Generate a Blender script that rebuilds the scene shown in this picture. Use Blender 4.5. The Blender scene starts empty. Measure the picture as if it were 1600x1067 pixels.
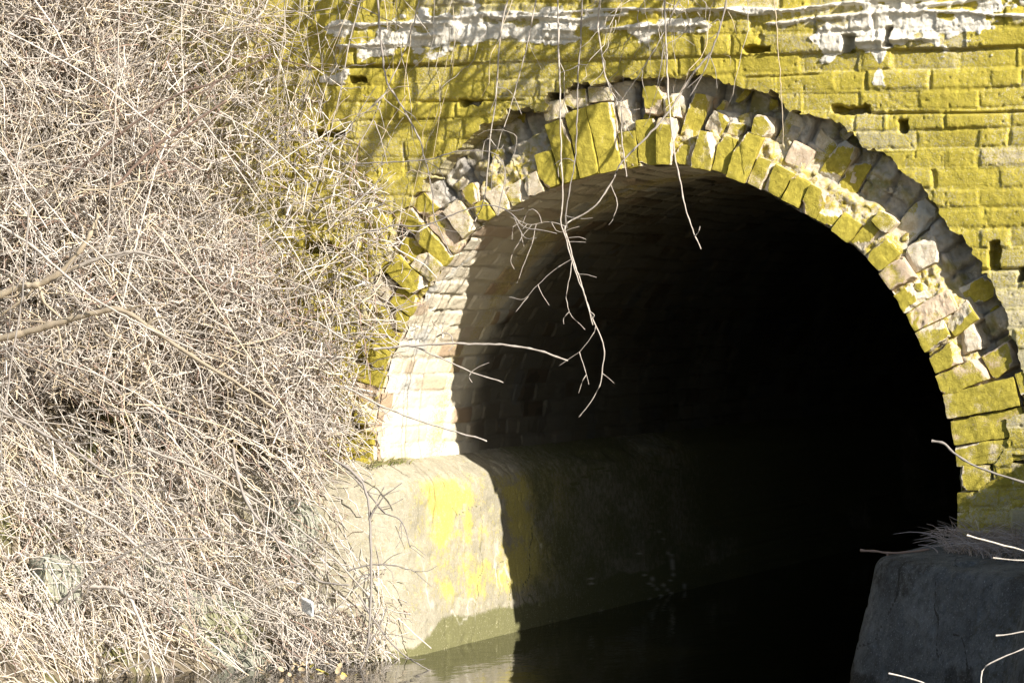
import bpy, math, random
import numpy as np
from mathutils import Vector

# ------------------------------------------------------------------ camera
sc = bpy.context.scene
COL = sc.collection
TH, PH, FPX, DIST = math.radians(22), -math.radians(0.65), 5200.0, 13.0
VD = np.array([-math.sin(TH)*math.cos(PH), math.cos(TH)*math.cos(PH), math.sin(PH)])
CR = np.array([math.cos(TH), math.sin(TH), 0.0])
CU = np.cross(CR, VD)
CAM = np.array([0, 0, 1.3]) - DIST*VD
cd = bpy.data.cameras.new('camera')
cam = bpy.data.objects.new('camera', cd)
COL.objects.link(cam)
cam.location = CAM
cam.rotation_euler = Vector(VD).to_track_quat('-Z', 'Y').to_euler()
cd.sensor_width = 36.0
cd.lens = 36.0*FPX/1600.0
cd.clip_end = 500
sc.camera = cam

# ------------------------------------------------------------------ light
SUN = np.array([1.0, -0.51, 0.57]); SUN /= np.linalg.norm(SUN)
w = bpy.data.worlds.new('World'); sc.world = w; w.use_nodes = True
wn = w.node_tree
sky = wn.nodes.new('ShaderNodeTexSky')
sky.sky_type = 'NISHITA'; sky.sun_disc = False
sky.sun_elevation = math.asin(SUN[2])
sky.sun_rotation = math.atan2(SUN[0], SUN[1])
bg = wn.nodes['Background']
wn.links.new(sky.outputs[0], bg.inputs[0]); bg.inputs[1].default_value = 0.08
sl = bpy.data.lights.new('sun', 'SUN'); sl.energy = 5.0; sl.angle = math.radians(0.5); sl.color = (1, 0.94, 0.86)
so = bpy.data.objects.new('sun', sl); COL.objects.link(so)
so.rotation_euler = Vector(-SUN).to_track_quat('-Z', 'Y').to_euler()
sc.view_settings.view_transform = 'Standard'; sc.view_settings.look = 'None'
sc.view_settings.gamma = 1.0; sc.view_settings.exposure = 1.12

# ------------------------------------------------------------------ helpers
rng = np.random.default_rng(7)
random.seed(7)

def W(px, py, y=0.0):
    """point of the plane Y=y seen at a photo position (used to survey traced shapes)"""
    d = VD + CR*(px-800)/FPX + CU*(533.5-py)/FPX
    return CAM + (y-CAM[1])/d[1]*d

def _h(i, j, k, s):
    n = (i.astype(np.int64)*374761393 + j.astype(np.int64)*668265263 + k.astype(np.int64)*2147483647 + s*974634777) & 0xffffffff
    n = ((n ^ (n >> 13))*1274126177) & 0xffffffff
    n = ((n ^ (n >> 16))*2246822519) & 0xffffffff
    return ((n ^ (n >> 15)) & 0xffffff)/float(0xffffff)

def vn2(x, y, s=0):
    i = np.floor(x); j = np.floor(y); u = x-i; v = y-j
    u = u*u*(3-2*u); v = v*v*(3-2*v); z = np.zeros_like(i)
    a = _h(i, j, z, s); b = _h(i+1, j, z, s); c = _h(i, j+1, z, s); d = _h(i+1, j+1, z, s)
    return (a*(1-u)+b*u)*(1-v)+(c*(1-u)+d*u)*v

def fbm(x, y, s=0, o=4, g=0.5):
    t = 0; a = 1; n = 0
    for k in range(o):
        t = t+a*vn2(x*2**k, y*2**k, s+k*17); n += a; a *= g
    return t/n

def vn3(p, s=0):
    i = np.floor(p); f = p-i; f = f*f*(3-2*f)
    r = 0
    for dx in (0, 1):
        for dy in (0, 1):
            for dz in (0, 1):
                wgt = (f[:, 0] if dx else 1-f[:, 0])*(f[:, 1] if dy else 1-f[:, 1])*(f[:, 2] if dz else 1-f[:, 2])
                r = r+wgt*_h(i[:, 0]+dx, i[:, 1]+dy, i[:, 2]+dz, s)
    return r

def fbm3(p, s=0, o=3):
    t = 0; a = 1; n = 0
    for k in range(o):
        t = t+a*vn3(p*2**k, s+k*31); n += a; a *= .5
    return t/n

def ss(a, b, x):
    t = np.clip((x-a)/(b-a), 0, 1); return t*t*(3-2*t)

def mesh_obj(name, co, faces, mat, parent=None, attrs=None, smooth=True):
    """co (N,3); faces (M,4) or (M,3) index array or a list of such arrays"""
    me = bpy.data.meshes.new(name)
    fl = faces if isinstance(faces, list) else [faces]
    fl = [np.asarray(f, dtype=np.int32) for f in fl if len(f)]
    li = np.concatenate([f.ravel() for f in fl]); tot = np.concatenate([np.full(len(f), f.shape[1], np.int32) for f in fl])
    st = np.concatenate([[0], np.cumsum(tot)[:-1]]).astype(np.int32)
    me.vertices.add(len(co)); me.vertices.foreach_set('co', np.asarray(co, np.float32).ravel())
    me.loops.add(len(li)); me.loops.foreach_set('vertex_index', li)
    me.polygons.add(len(tot)); me.polygons.foreach_set('loop_start', st)
    me.polygons.foreach_set('use_smooth', np.full(len(tot), smooth))
    me.update(calc_edges=True)
    me.validate()
    for k, v in (attrs or {}).items():
        a = me.attributes.new(k, 'FLOAT_COLOR', 'POINT')
        v = np.asarray(v, np.float32)
        if v.shape[1] == 3: v = np.hstack([v, np.ones((len(v), 1), np.float32)])
        a.data.foreach_set('color', v.ravel())
    me.materials.append(mat)
    o = bpy.data.objects.new(name, me); COL.objects.link(o)
    if parent is not None: o.parent = parent
    return o

def tag(o, label=None, cat=None, group=None, kind=None):
    if label: o['label'] = label
    if cat: o['category'] = cat
    if group: o['group'] = group
    if kind: o['kind'] = kind
    return o

def empty(name, loc=(0, 0, 0)):
    o = bpy.data.objects.new(name, None); COL.objects.link(o); o.location = loc; o.empty_display_size = .1
    return o

def grid_faces(nu, nv):
    i = np.arange(nu*nv).reshape(nu, nv)
    return np.stack([i[:-1, :-1], i[1:, :-1], i[1:, 1:], i[:-1, 1:]], -1).reshape(-1, 4)

def pip(x, z, poly):
    inside = np.zeros(x.shape, bool); n = len(poly); j = n-1
    for i in range(n):
        xi, zi = poly[i]; xj, zj = poly[j]
        if zi != zj:
            c = ((zi > z) != (zj > z)) & (x < (xj-xi)*(z-zi)/(zj-zi)+xi)
            inside ^= c
        j = i
    return inside

# ------------------------------------------------------------------ materials
class NT:
    def __init__(s, name):
        s.m = bpy.data.materials.new(name); s.m.use_nodes = True; s.t = s.m.node_tree
        s.b = s.t.nodes['Principled BSDF']; s.b.inputs['Specular IOR Level'].default_value = .25
    def n(s, typ, **kw):
        n = s.t.nodes.new('ShaderNode'+typ)
        for k, v in kw.items(): setattr(n, k, v)
        return n
    def put(s, sock, v):
        if hasattr(v, 'is_output') or isinstance(v, bpy.types.NodeSocket): s.t.links.new(v, sock)
        elif isinstance(v, (tuple, list)) and len(v) == 3 and sock.type == 'RGBA': sock.default_value = (*v, 1)
        else: sock.default_value = v
    def mix(s, f, a, b):
        n = s.n('Mix', data_type='RGBA'); s.put(n.inputs[0], f); s.put(n.inputs[6], a); s.put(n.inputs[7], b); return n.outputs[2]
    def math(s, op, a, b=0.0, clamp=False):
        n = s.n('Math', operation=op, use_clamp=clamp); s.put(n.inputs[0], a); s.put(n.inputs[1], b); return n.outputs[0]
    def obj(s): return s.n('TexCoord').outputs['Object']
    def noise(s, scale, detail=4, rough=.6, vec=None):
        n = s.n('TexNoise'); n.inputs['Scale'].default_value = scale; n.inputs['Detail'].default_value = detail
        n.inputs['Roughness'].default_value = rough; s.put(n.inputs['Vector'], vec if vec is not None else s.obj()); return n.outputs[0]
    def ramp(s, f, lo, hi, a=0., b=1.):
        n = s.n('MapRange', interpolation_type='SMOOTHSTEP')
        s.put(n.inputs[0], f); n.inputs[1].default_value = lo; n.inputs[2].default_value = hi
        n.inputs[3].default_value = a; n.inputs[4].default_value = b; return n.outputs[0]
    def attr(s, name):
        a = s.n('Attribute', attribute_name=name); q = s.n('SeparateColor'); s.t.links.new(a.outputs['Color'], q.inputs[0])
        return q.outputs[0], q.outputs[1], q.outputs[2], a.outputs['Color']
    def bump(s, h, dist, strength=1.0):
        b = s.n('Bump'); b.inputs['Distance'].default_value = dist; b.inputs['Strength'].default_value = strength
        s.put(b.inputs['Height'], h); s.t.links.new(b.outputs[0], s.b.inputs['Normal'])
    def out(s, col, rough=.9):
        s.put(s.b.inputs['Base Color'], col); s.put(s.b.inputs['Roughness'], rough); return s.m

def mossy_brick(name, moss_a, moss_b, bare_a, bare_b, mort, white=(.56, .54, .48)):
    t = NT(name)
    moss, mortar, rnd, _ = t.attr('ca'); lime, dirt_shade, tint, _ = t.attr('cb')
    big = t.noise(9, 3); mid = t.noise(45, 4, .65); fine = t.noise(260, 3, .7)
    bare = t.mix(t.ramp(t.math('ADD', t.math('MULTIPLY', rnd, .7), t.math('MULTIPLY', mid, .5)), .3, .95), bare_a, bare_b)
    bare = t.mix(t.ramp(tint, .7, 1.1), bare, (.38, .25, .15))
    c = t.mix(mortar, bare, mort)
    mossc = t.mix(t.ramp(big, .3, .7), moss_a, moss_b)
    mossc = t.mix(t.ramp(mid, .42, .75, 0, .75), mossc, (moss_b[0]*1.12, moss_b[1]*1.08, moss_b[2]*1.5))
    mk = t.math('ADD', moss, t.math('MULTIPLY', t.math('SUBTRACT', fine, .5), 1.5))
    mk = t.math('ADD', mk, t.math('MULTIPLY', t.math('SUBTRACT', mid, .5), .7))
    mk = t.math('ADD', mk, t.math('MULTIPLY', t.math('SUBTRACT', t.noise(105, 3, .75), .5), 1.15))
    c = t.mix(t.ramp(mk, .32, .68), c, mossc)
    c = t.mix(t.ramp(t.math('ADD', lime, t.math('MULTIPLY', t.math('SUBTRACT', mid, .5), 1.1)), .25, .8), c, white)
    c = t.mix(dirt_shade, c, (.025, .022, .016))  # on the vault this also paints in the tunnel's shade
    t.bump(t.math('ADD', t.noise(130, 4, .75), t.math('MULTIPLY', mid, .8)), .0045, 1.)
    return t.out(c, .93)

M_FACE = mossy_brick('mossy_brick', (.285, .238, .031), (.405, .338, .046), (.35, .315, .20), (.48, .43, .29), (.47, .42, .22))
M_LIME = mossy_brick('lime_crust', (.34, .29, .03), (.42, .36, .06), (.55, .51, .42), (.62, .58, .50), (.5, .47, .40), (.62, .585, .50))
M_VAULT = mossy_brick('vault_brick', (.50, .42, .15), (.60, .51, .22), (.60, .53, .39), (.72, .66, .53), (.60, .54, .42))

def mat_archbrick():
    t = NT('arch_brick')
    oi = t.n('ObjectInfo'); r = oi.outputs['Random']
    vec = t.n('VectorMath', operation='ADD'); t.t.links.new(t.obj(), vec.inputs[0])
    sc3 = t.n('CombineXYZ'); t.put(sc3.inputs[0], t.math('MULTIPLY', r, 40.)); t.put(sc3.inputs[1], t.math('MULTIPLY', r, 17.)); t.t.links.new(sc3.outputs[0], vec.inputs[1])
    v = vec.outputs[0]
    big = t.noise(14, 3, .6, v); mid = t.noise(55, 4, .65, v); fine = t.noise(260, 3, .7, v)
    moss, bare, cold, _ = t.attr('ca')
    c = t.mix(t.ramp(mid, .3, .7), (.50, .41, .28), (.66, .59, .46))
    c = t.mix(t.ramp(r, .72, .8, 0, .5), c, (.46, .31, .20))
    c = t.mix(t.math('MULTIPLY', cold, t.ramp(big, .35, .6)), c, (.42, .44, .45))
    mc = t.mix(t.ramp(mid, .35, .7), (.29, .242, .034), (.42, .35, .054))
    k = t.math('ADD', moss, t.math('MULTIPLY', t.math('SUBTRACT', big, .5), 1.5))
    k = t.math('ADD', k, t.math('MULTIPLY', t.math('SUBTRACT', fine, .5), .9))
    c = t.mix(t.ramp(k, .38, .7), c, mc)
    t.bump(t.math('ADD', fine, mid), .004, .9)
    return t.out(c, .93)
M_ARCH = mat_archbrick()

def mat_rubble():
    t = NT('arch_core')
    big = t.noise(7, 4, .6); mid = t.noise(40, 5, .7); fine = t.noise(220, 3, .7)
    joint, inn, rnd, _ = t.attr('ca')
    c = t.mix(t.ramp(t.math('ADD', mid, t.math('MULTIPLY', rnd, .4)), .4, .9), (.36, .33, .28), (.54, .50, .43))
    c = t.mix(t.ramp(big, .48, .62, 0, .8), c, (.25, .22, .04))
    c = t.mix(t.ramp(t.noise(5, 3), .6, .7, 0, .7), c, (.45, .29, .16))
    c = t.mix(t.ramp(t.noise(16, 4, .7), .58, .66, 0, .8), c, (.62, .58, .50))
    c = t.mix(joint, c, (.33, .31, .28))
    c = t.mix(inn, c, t.mix(t.ramp(mid, .4, .6), (.55, .48, .36), (.42, .34, .06)))
    t.bump(t.math('ADD', fine, t.math('MULTIPLY', mid, 2)), .006, 1.)
    return t.out(c, .95)
M_CORE = mat_rubble()

def mat_concrete(name, a, b, lich, damp_shade, bmp=.010, sp=2.2):
    t = NT(name)
    yel, wet_shade, white, _ = t.attr('ca')
    big = t.noise(5, 4, .6); mid = t.noise(32, 5, .65); fine = t.noise(300, 3, .7)
    c = t.mix(t.ramp(big, .3, .7), a, b)
    c = t.mix(t.ramp(mid, .4, .7, 0, .55), c, (a[0]*.6, a[1]*.6, a[2]*.6))
    c = t.mix(t.ramp(fine, .60, .75, 0, .5), c, tuple(min(1, v*1.9) for v in b))
    c = t.mix(t.ramp(t.noise(120, 2), .68, .72, 0, .6), c, (.12, .11, .09))
    k = t.math('ADD', yel, t.math('MULTIPLY', t.math('SUBTRACT', mid, .5), 1.6))
    k = t.math('ADD', k, t.math('MULTIPLY', t.math('SUBTRACT', t.noise(110, 3, .75), .5), 1.6))
    k = t.math('ADD', k, t.math('MULTIPLY', t.math('SUBTRACT', fine, .5), .6))
    c = t.mix(t.ramp(k, .15, 1.0), c, lich)
    c = t.mix(t.ramp(t.math('ADD', wet_shade, t.math('MULTIPLY', t.math('SUBTRACT', mid, .5), .5)), .35, .65), c, damp_shade)  # damp tone, also used to paint shade inside the tunnel
    c = t.mix(white, c, (.68, .65, .56))
    spk = t.noise(130, 4, .8)
    c = t.mix(t.ramp(spk, .58, .68, 0, .55), c, tuple(min(1, v*sp) for v in b)); c = t.mix(t.ramp(spk, .42, .34, 0, .6), c, (a[0]*.35, a[1]*.35, a[2]*.35))
    t.bump(t.math('ADD', spk, t.math('MULTIPLY', mid, 1.4)), bmp, 1.)
    return t.out(c, .9)
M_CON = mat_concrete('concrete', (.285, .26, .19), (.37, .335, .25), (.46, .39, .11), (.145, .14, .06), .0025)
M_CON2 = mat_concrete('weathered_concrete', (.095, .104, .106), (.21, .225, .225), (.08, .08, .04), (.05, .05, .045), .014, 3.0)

def mat_stem(name, rough=.75):
    t = NT(name)
    _, _, _, c = t.attr('ca')
    m = t.noise(60, 3); c2 = t.mix(t.ramp(m, .35, .7, 0, .4), c, (.24, .19, .15))
    t.bump(t.noise(400, 2), .002, .5)
    return t.out(c2, rough)
M_STEM = mat_stem('dry_stem')

def mat_simple(name, a, b, scale, rough=.9, bump=.004, bscale=None, c3=None):
    t = NT(name)
    c = t.mix(t.ramp(t.noise(scale, 5, .65), .3, .7), a, b)
    if c3: c = t.mix(t.ramp(t.noise(scale*.35, 4), .5, .65), c, c3)
    t.bump(t.noise(bscale or scale*5, 4, .7), bump, .9)
    return t.out(c, rough)
M_SOIL = mat_simple('bank_soil', (.10, .08, .055), (.22, .18, .12), 14, .95, .012, 60, (.12, .12, .04))
M_TURF = mat_simple('dry_turf', (.16, .14, .07), (.27, .22, .12), 20, .95, .012, 90)
M_STONE = mat_simple('grey_stone', (.20, .205, .155), (.30, .30, .235), 12, .9, .008, 60, (.22, .22, .12))
M_BLUE = mat_simple('blue_stone', (.30, .33, .33), (.42, .45, .45), 12, .85, .006, 60)
M_COPE = mat_simple('coping_concrete', (.30, .29, .26), (.42, .40, .35), 9)
M_LEAF = mat_simple('dead_leaf', (.38, .28, .15), (.50, .40, .26), 30, .7, .002)
M_YLEAF = mat_simple('yellow_leaf', (.42, .36, .06), (.50, .42, .12), 30, .7, .002)
M_WHITE = mat_simple('white_paper', (.72, .72, .70), (.80, .80, .78), 30, .7, .002)

def mat_water():
    t = NT('water')
    m = t.n('Mapping'); t.t.links.new(t.obj(), m.inputs[0]); m.inputs['Scale'].default_value = (1, .55, 1)
    n = t.math('ADD', t.noise(6, 3, .5, m.outputs[0]), t.math('MULTIPLY', t.noise(22, 2, .5, m.outputs[0]), .3))
    t.bump(n, .008, .5)
    t.b.inputs['Specular IOR Level'].default_value = .5; t.b.inputs['IOR'].default_value = 1.33
    return t.out((.0015, .0015, .0007), .03)
M_WATER = mat_water()

# ------------------------------------------------------------------ surveyed arch profile
CX, CZ = 0.59, 0.80
intr = [(577, 715), (584, 637), (608, 552), (648, 475), (699, 407), (740, 356), (800, 322), (840, 300), (900, 280), (980, 262), (1060, 257),
        (1140, 275), (1220, 315), (1280, 350), (1345, 395), (1400, 470), (1440, 540), (1475, 620), (1490, 690)]
ip = np.array([W(*p) for p in intr])
ia = np.arctan2(ip[:, 2]-CZ, ip[:, 0]-CX); ir = np.hypot(ip[:, 2]-CZ, ip[:, 0]-CX)
o_ = np.argsort(ia); ia = ia[o_]; ir = ir[o_]
phs = np.linspace(0, math.pi, 361)
R_ = np.interp(phs, ia, ir); R_[:20] = np.interp(phs[:20], [phs[0], phs[20]], [1.195, R_[20]])
kern = np.hanning(41); kern /= kern.sum()
R_ = np.convolve(np.pad(R_, 20, mode='edge'), kern, 'valid')
arc = np.stack([CX+R_*np.cos(phs), CZ+R_*np.sin(phs)], 1)
zz = np.linspace(-.4, CZ, 60)[:-1]
prof = np.vstack([np.stack([np.full(59, arc[0, 0]), zz], 1), arc, np.stack([np.full(59, arc[-1, 0]), zz[::-1]], 1)])
seg = np.hypot(*np.diff(prof, axis=0).T); PS = np.concatenate([[0], np.cumsum(seg)]); PL = PS[-1]
S0 = PS[59]; S1 = PS[59+360]          # springing right, springing left
def PF(s):
    return np.stack([np.interp(s, PS, prof[:, 0]), np.interp(s, PS, prof[:, 1])], -1)
def PN(s):
    d = PF(s+.02)-PF(s-.02); d /= np.linalg.norm(d, axis=-1, keepdims=True)+1e-9
    return np.stack([d[..., 1], -d[..., 0]], -1)   # outward

# ------------------------------------------------------------------ bridge
bridge = tag(empty('brick_bridge', (CX, 0, 0)), 'old moss-covered yellow brick bridge with a broken round-arched tunnel over the stream', 'bridge')
def child(o, par):
    o.parent = par; o.matrix_parent_inverse = par.matrix_world.inverted() if par.type != 'EMPTY' else Vector((0, 0, 0)) and o.matrix_parent_inverse
    return o
BR = (CX, 0, 0)
def rel(co, base=BR): return np.asarray(co)-np.asarray(base)

ZL = W(1300, 82)[2]           # ledge under the lime band
CH = 0.0737
outer_px = [(545, 660), (552, 560), (572, 455), (596, 402), (612, 366), (652, 300), (690, 262), (730, 226), (765, 193), (800, 178), (850, 171), (862, 152),
            (900, 134), (960, 124), (1030, 117), (1090, 119), (1140, 130), (1200, 149), (1228, 166), (1272, 184), (1330, 212), (1342, 226), (1372, 236), (1402, 262),
            (1440, 296), (1462, 322), (1500, 370), (1531, 405), (1528, 428), (1556, 452), (1572, 492), (1584, 535), (1596, 570), (1606, 605), (1600, 640), (1566, 656), (1574, 690), (1556, 720), (1562, 752), (1520, 775), (1516, 800)]
outer = [tuple(W(*p)[[0, 2]]) for p in outer_px]
poly = [(-.60, -.5), (-.612, .83)] + outer + [(arc[0, 0], .66), (arc[0, 0]+.0, -.5)]

def brick_height(u, v, ch, v0, seed, stretch=.238, joint=.009, jdepth=.010):
    """u along the course, v across courses. returns h, mortar mask, brick random, second random"""
    uw = u+(fbm(u*5, v*9, seed+1, 3)-.5)*.016
    vw = v+(fbm(u*2.2, v*2, seed+2, 3)-.5)*.026
    k = np.floor((vw-v0)/ch).astype(int); fv = (vw-v0)-k*ch
    h = np.zeros_like(u); mort = np.zeros_like(u); r1 = np.zeros_like(u); r2 = np.zeros_like(u)
    umin, umax = u.min()-.6, u.max()+.6
    for c in range(k.min(), k.max()+1):
        m = k == c
        if not m.any(): continue
        rg = np.random.default_rng(seed*1000+c+500)
        ls = []
        tot = umin-rg.uniform(0, .4)
        b = [tot]
        headers = c % 2 == 0
        while tot < umax:
            q = rg.random()
            L = stretch*.5 if (q < (.55 if headers else .12)) else (stretch if q < .96 else stretch*.75)
            L *= rg.uniform(.94, 1.06); tot += L; b.append(tot)
        b = np.array(b); n = len(b)
        jw = rg.choice([.3, .6, .9, 1.0, 1.6], n)*joint; jd = rg.uniform(-.25, 1.2, n)*jdepth
        bo = rg.normal(0, .0028, n); tl = rg.normal(0, .018, n); tv = rg.normal(0, .03, n)
        a1 = rg.random(n); a2 = rg.random(n)
        U = uw[m]; V = fv[m]
        i = np.clip(np.searchsorted(b, U)-1, 0, n-2)
        dl = U-b[i]; dr = b[i+1]-U
        wl = jw[i]*.5; wr = jw[i+1]*.5
        bedj = joint*rg.uniform(.5, 1.1)
        db = np.minimum(V, ch-V)-bedj*.5
        dd = np.minimum(dl-wl, dr-wr)
        vertical = dd < db
        d = np.minimum(dd, db)
        d = d+(vn2(U*90, vw[m]*90, seed+9)-.5)*.006
        dep = np.where(vertical, np.where(dl < dr, jd[i], jd[i+1]), jdepth*(.25+1.0*vn2(U*3.1+c*7.7, U*0+c*1.3, seed+5)**1.5*1.2-.25))
        face = bo[i]+tl[i]*(U-.5*(b[i]+b[i+1]))+tv[i]*(V-ch*.5)
        face = face-np.clip(.012-d, 0, .012)**2/.012*.45
        t = ss(-.002, .004, d)
        h[m] = face*t-dep*(1-t)
        mort[m] = 1-t; r1[m] = a1[i]; r2[m] = a2[i]
    return h, mort, r1, r2

def facade():
    fx = np.concatenate([np.arange(-6, -3.1, .05), np.arange(-3.1, -2.4, .009), np.arange(-2.4, 2.4, .0045), np.arange(2.4, 3.9, .007), np.arange(3.9, 6.0, .05)])
    fz = np.concatenate([np.arange(-.3, .45, .02), np.arange(.45, 2.85, .0045), np.arange(2.85, 3.32, .02)])
    X, Z = np.meshgrid(fx, fz, indexing='ij'); sh = X.shape
    x = X.ravel(); z = Z.ravel()
    h, mort, r1, r2 = brick_height(x, z, CH, ZL, 3)
    # larger undulation, pits, grain
    h += (fbm(x*1.3, z*1.3, 40, 3)-.5)*.02+(fbm(x*28, z*28, 41, 4, .6)-.5)*.007
    pit = fbm(x*60, z*60, 44, 2); h -= ss(.78, .88, pit)*.006*(1-mort)
    er = ss(.58, .75, fbm(x*4, z*6, 45, 4)); h -= er*(fbm(x*70, z*70, 46, 3)-.2)*.010
    # upper band stands slightly proud
    wz = (fbm(x*4, x*0, 47, 3)-.5)*.012
    up = ss(-.003, .004, z-ZL-wz); h += up*.014
    groove = np.exp(-((z-ZL-wz+.004)/.005)**2)*ss(.3, .55, fbm(x*2.3, x*0+4, 48, 2)); h -= groove*.02
    # long thin open bed joints
    dark = np.zeros_like(x)
    for zc, xa, xb, dp in [(W(1500, 176)[2], 1.45, 2.5, .022), (W(1500, 420)[2], 1.83, 2.3, .03), (W(700, 160)[2], -.4, .05, .02), (W(1200, 120)[2], .95, 1.25, .015)]:
        g = np.exp(-((z-zc-(fbm(x*3, x*0, 50, 3)-.5)*.012)/.004)**2)*ss(xa-.02, xa+.03, x)*(1-ss(xb-.03, xb+.02, x)); h -= g*dp
    # gaps left by lost bricks: photo rectangles
    for (a, b, c, d) in [(1163, 1204, 73, 83), (548, 572, 120, 129), (1318, 1338, 56, 82), (1404, 1417, 188, 208), (1384, 1394, 44, 72), (475, 520, 378, 396), (1590, 1600, 418, 440), (1546, 1562, 378, 420),
                         (720, 752, 158, 166), (1300, 1358, 166, 178), (225, 243, 45, 96), (470, 540, 205, 215), (1583, 1610, 712, 745), (500, 524, 455, 470)]:
        p0 = W(a, d); p1 = W(b, c)
        jz = (fbm(x*40, z*40, 52, 2)-.5)*.02
        s_ = ss(-.004, .004, np.minimum(np.minimum(x-p0[0], p1[0]-x), np.minimum(z-p0[2], p1[2]-z))+jz)
        h -= s_*.09
    # lime: patches and wavy ridges
    lime = np.zeros_like(x)
    nzl = fbm(x*5.5, z*9, 60, 5, .62)
    def band(px0, px1, py0, py1, thr, soft=.08):
        p0 = W(px0, py1); p1 = W(px1, py0)
        e = np.minimum(np.minimum(x-p0[0], p1[0]-x), np.minimum(z-p0[2], p1[2]-z))
        return ss(thr, thr+.08, nzl+.28*np.clip(e/soft, -1.5, 1)-.14)
    lime = np.maximum(lime, band(505, 800, 10, 116, .50, .14)); lime = np.maximum(lime, band(740, 1140, 0, 90, .55, .1))
    lime = np.maximum(lime, band(1300, 1700, -20, 88, .47, .12)); lime = np.maximum(lime, band(1365, 1385, 70, 135, .36, .02))
    lime = np.maximum(lime, band(560, 1200, -80, 20, .60)); lime = np.maximum(lime, band(490, 540, 30, 70, .55, .03))
    h += lime*((fbm(x*30, z*20, 61, 4, .6)-.3)*.022)
    up2 = 1.0
    for (py, pa, pb, amp, sd) in [(14, 640, 1620, .05, 1), (38, 520, 760, .03, 2), (30, 760, 1300, .05, 3), (28, 1190, 1620, .05, 4), (52, 520, 700, .03, 5), (62, 1320, 1480, .02, 6), (5, 1190, 1640, .04, 7), (45, 780, 1120, .03, 8), (70, 520, 640, .02, 9)]:
        p = W((pa+pb)/2, py); xa = W(pa, py)[0]; xb = W(pb, py)[0]
        zc = p[2]+(fbm(x*1.8, x*0+sd*3.3, 70+sd, 5, .55)-.5)*amp*2.2
        on = ss(.36, .46, fbm(x*3.2, x*0+sd, 90+sd, 3))*ss(xa, xa+.05, x)*(1-ss(xb-.05, xb, x))
        wd = .003+.005*vn2(x*14, x*0+sd, 110+sd)
        dz = z-zc
        rdg = np.where(dz > 0, np.exp(-(dz/wd)**2), np.exp(-(dz/(wd*1.6))**2))*on
        drip = np.where(dz < 0, np.exp(dz/.03), 0)*on*ss(.5, .75, vn2(x*60, x*0+sd, 130+sd))
        h = h+rdg*(.014+.012*vn2(x*30, x*0, 120+sd))+drip*.004
        lime = np.maximum(lime, np.maximum(ss(.25, .6, rdg), drip*.9))
    # few short crusts lower down
    moss = .73+.8*(fbm(x*3, z*5, 80, 5, .6)-.5)+.18*(r1-.5)-.05*mort
    right = ss(1.3, 2.0, x)*ss(1.9, 1.2, z)
    moss = moss-.14*right-.20*ss(.75, .9, r2)
    moss = np.clip(moss, 0, 1)
    bl = ss(-.9, -1.3, x); moss = moss*(1-.35*bl)
    opn = pip(x+(fbm(x*16, z*16, 55, 4, .6)-.5)*.075, z+(fbm(x*16, z*16, 56, 4, .6)-.5)*.075+(fbm(x*70, z*70, 59, 2)-.5)*.022, poly).reshape(sh)
    co = np.stack([x, -h, z], 1)
    ca = np.stack([moss, mort, r1], 1); cb = np.stack([lime, dark, r2*.8], 1)
    keep = ~(opn[:-1, :-1] | opn[1:, :-1] | opn[1:, 1:] | opn[:-1, 1:])
    idx = np.arange(x.size).reshape(sh)
    quads = np.stack([idx[:-1, :-1], idx[1:, :-1], idx[1:, 1:], idx[:-1, 1:]], -1)
    L = lime.reshape(sh); lq = (L[:-1, :-1]+L[1:, 1:]) > 1.15
    # skirt: turn the broken edge back into the wall
    kp = np.pad(keep, 1)
    ed = []
    a = kp[1:-1, 1:-1]
    e = a & ~kp[:-2, 1:-1] & np.pad(np.ones((keep.shape[0]-1, keep.shape[1]), bool), ((1, 0), (0, 0))); q = quads[e]; ed.append(np.stack([q[:, 0], q[:, 3]], 1))
    e = a & ~kp[2:, 1:-1] & np.pad(np.ones((keep.shape[0]-1, keep.shape[1]), bool), ((0, 1), (0, 0))); q = quads[e]; ed.append(np.stack([q[:, 2], q[:, 1]], 1))
    e = a & ~kp[1:-1, :-2] & np.pad(np.ones((keep.shape[0], keep.shape[1]-1), bool), ((0, 0), (1, 0))); q = quads[e]; ed.append(np.stack([q[:, 1], q[:, 0]], 1))
    e = a & ~kp[1:-1, 2:] & np.pad(np.ones((keep.shape[0], keep.shape[1]-1), bool), ((0, 0), (0, 1))); q = quads[e]; ed.append(np.stack([q[:, 3], q[:, 2]], 1))
    ed = np.vstack(ed)
    def sub(fs):
        used = np.unique(fs); mp = np.full(x.size, -1); mp[used] = np.arange(len(used)); return used, mp[fs]
    uvb = np.unique(ed)
    for _ in range(2):
        acc = np.zeros((x.size, 3)); cnt = np.zeros(x.size)
        for q_ in (0, 1):
            np.add.at(acc, ed[:, q_], co[ed[:, 1-q_]]); np.add.at(cnt, ed[:, q_], 1)
        inn_ = uvb[(z[uvb] > -.25)]
        co[inn_] = .5*co[inn_]+.5*acc[inn_]/np.maximum(cnt[inn_], 1)[:, None]
    u1, f1 = sub(quads[keep & ~lq])
    sk = []; base = len(u1)
    c1 = co[u1]; ca1 = ca[u1]; cb1 = cb[u1]
    uv = np.unique(ed); m0 = np.full(x.size, -1); m0[uv] = np.arange(len(uv)); nv = len(uv)
    extra = []
    for j, dy in enumerate((0., .03, .07, .17)):
        c = co[uv].copy(); c[:, 1] += dy
        if 0 < j:
            c[:, [0, 2]] += (np.stack([fbm(c[:, 0]*25, c[:, 2]*25+j*5, 57, 2), fbm(c[:, 0]*25, c[:, 2]*25+j*5, 58, 2)], 1)-.5)*.014
        extra.append(c)
    c1 = np.vstack([c1]+extra)
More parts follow.
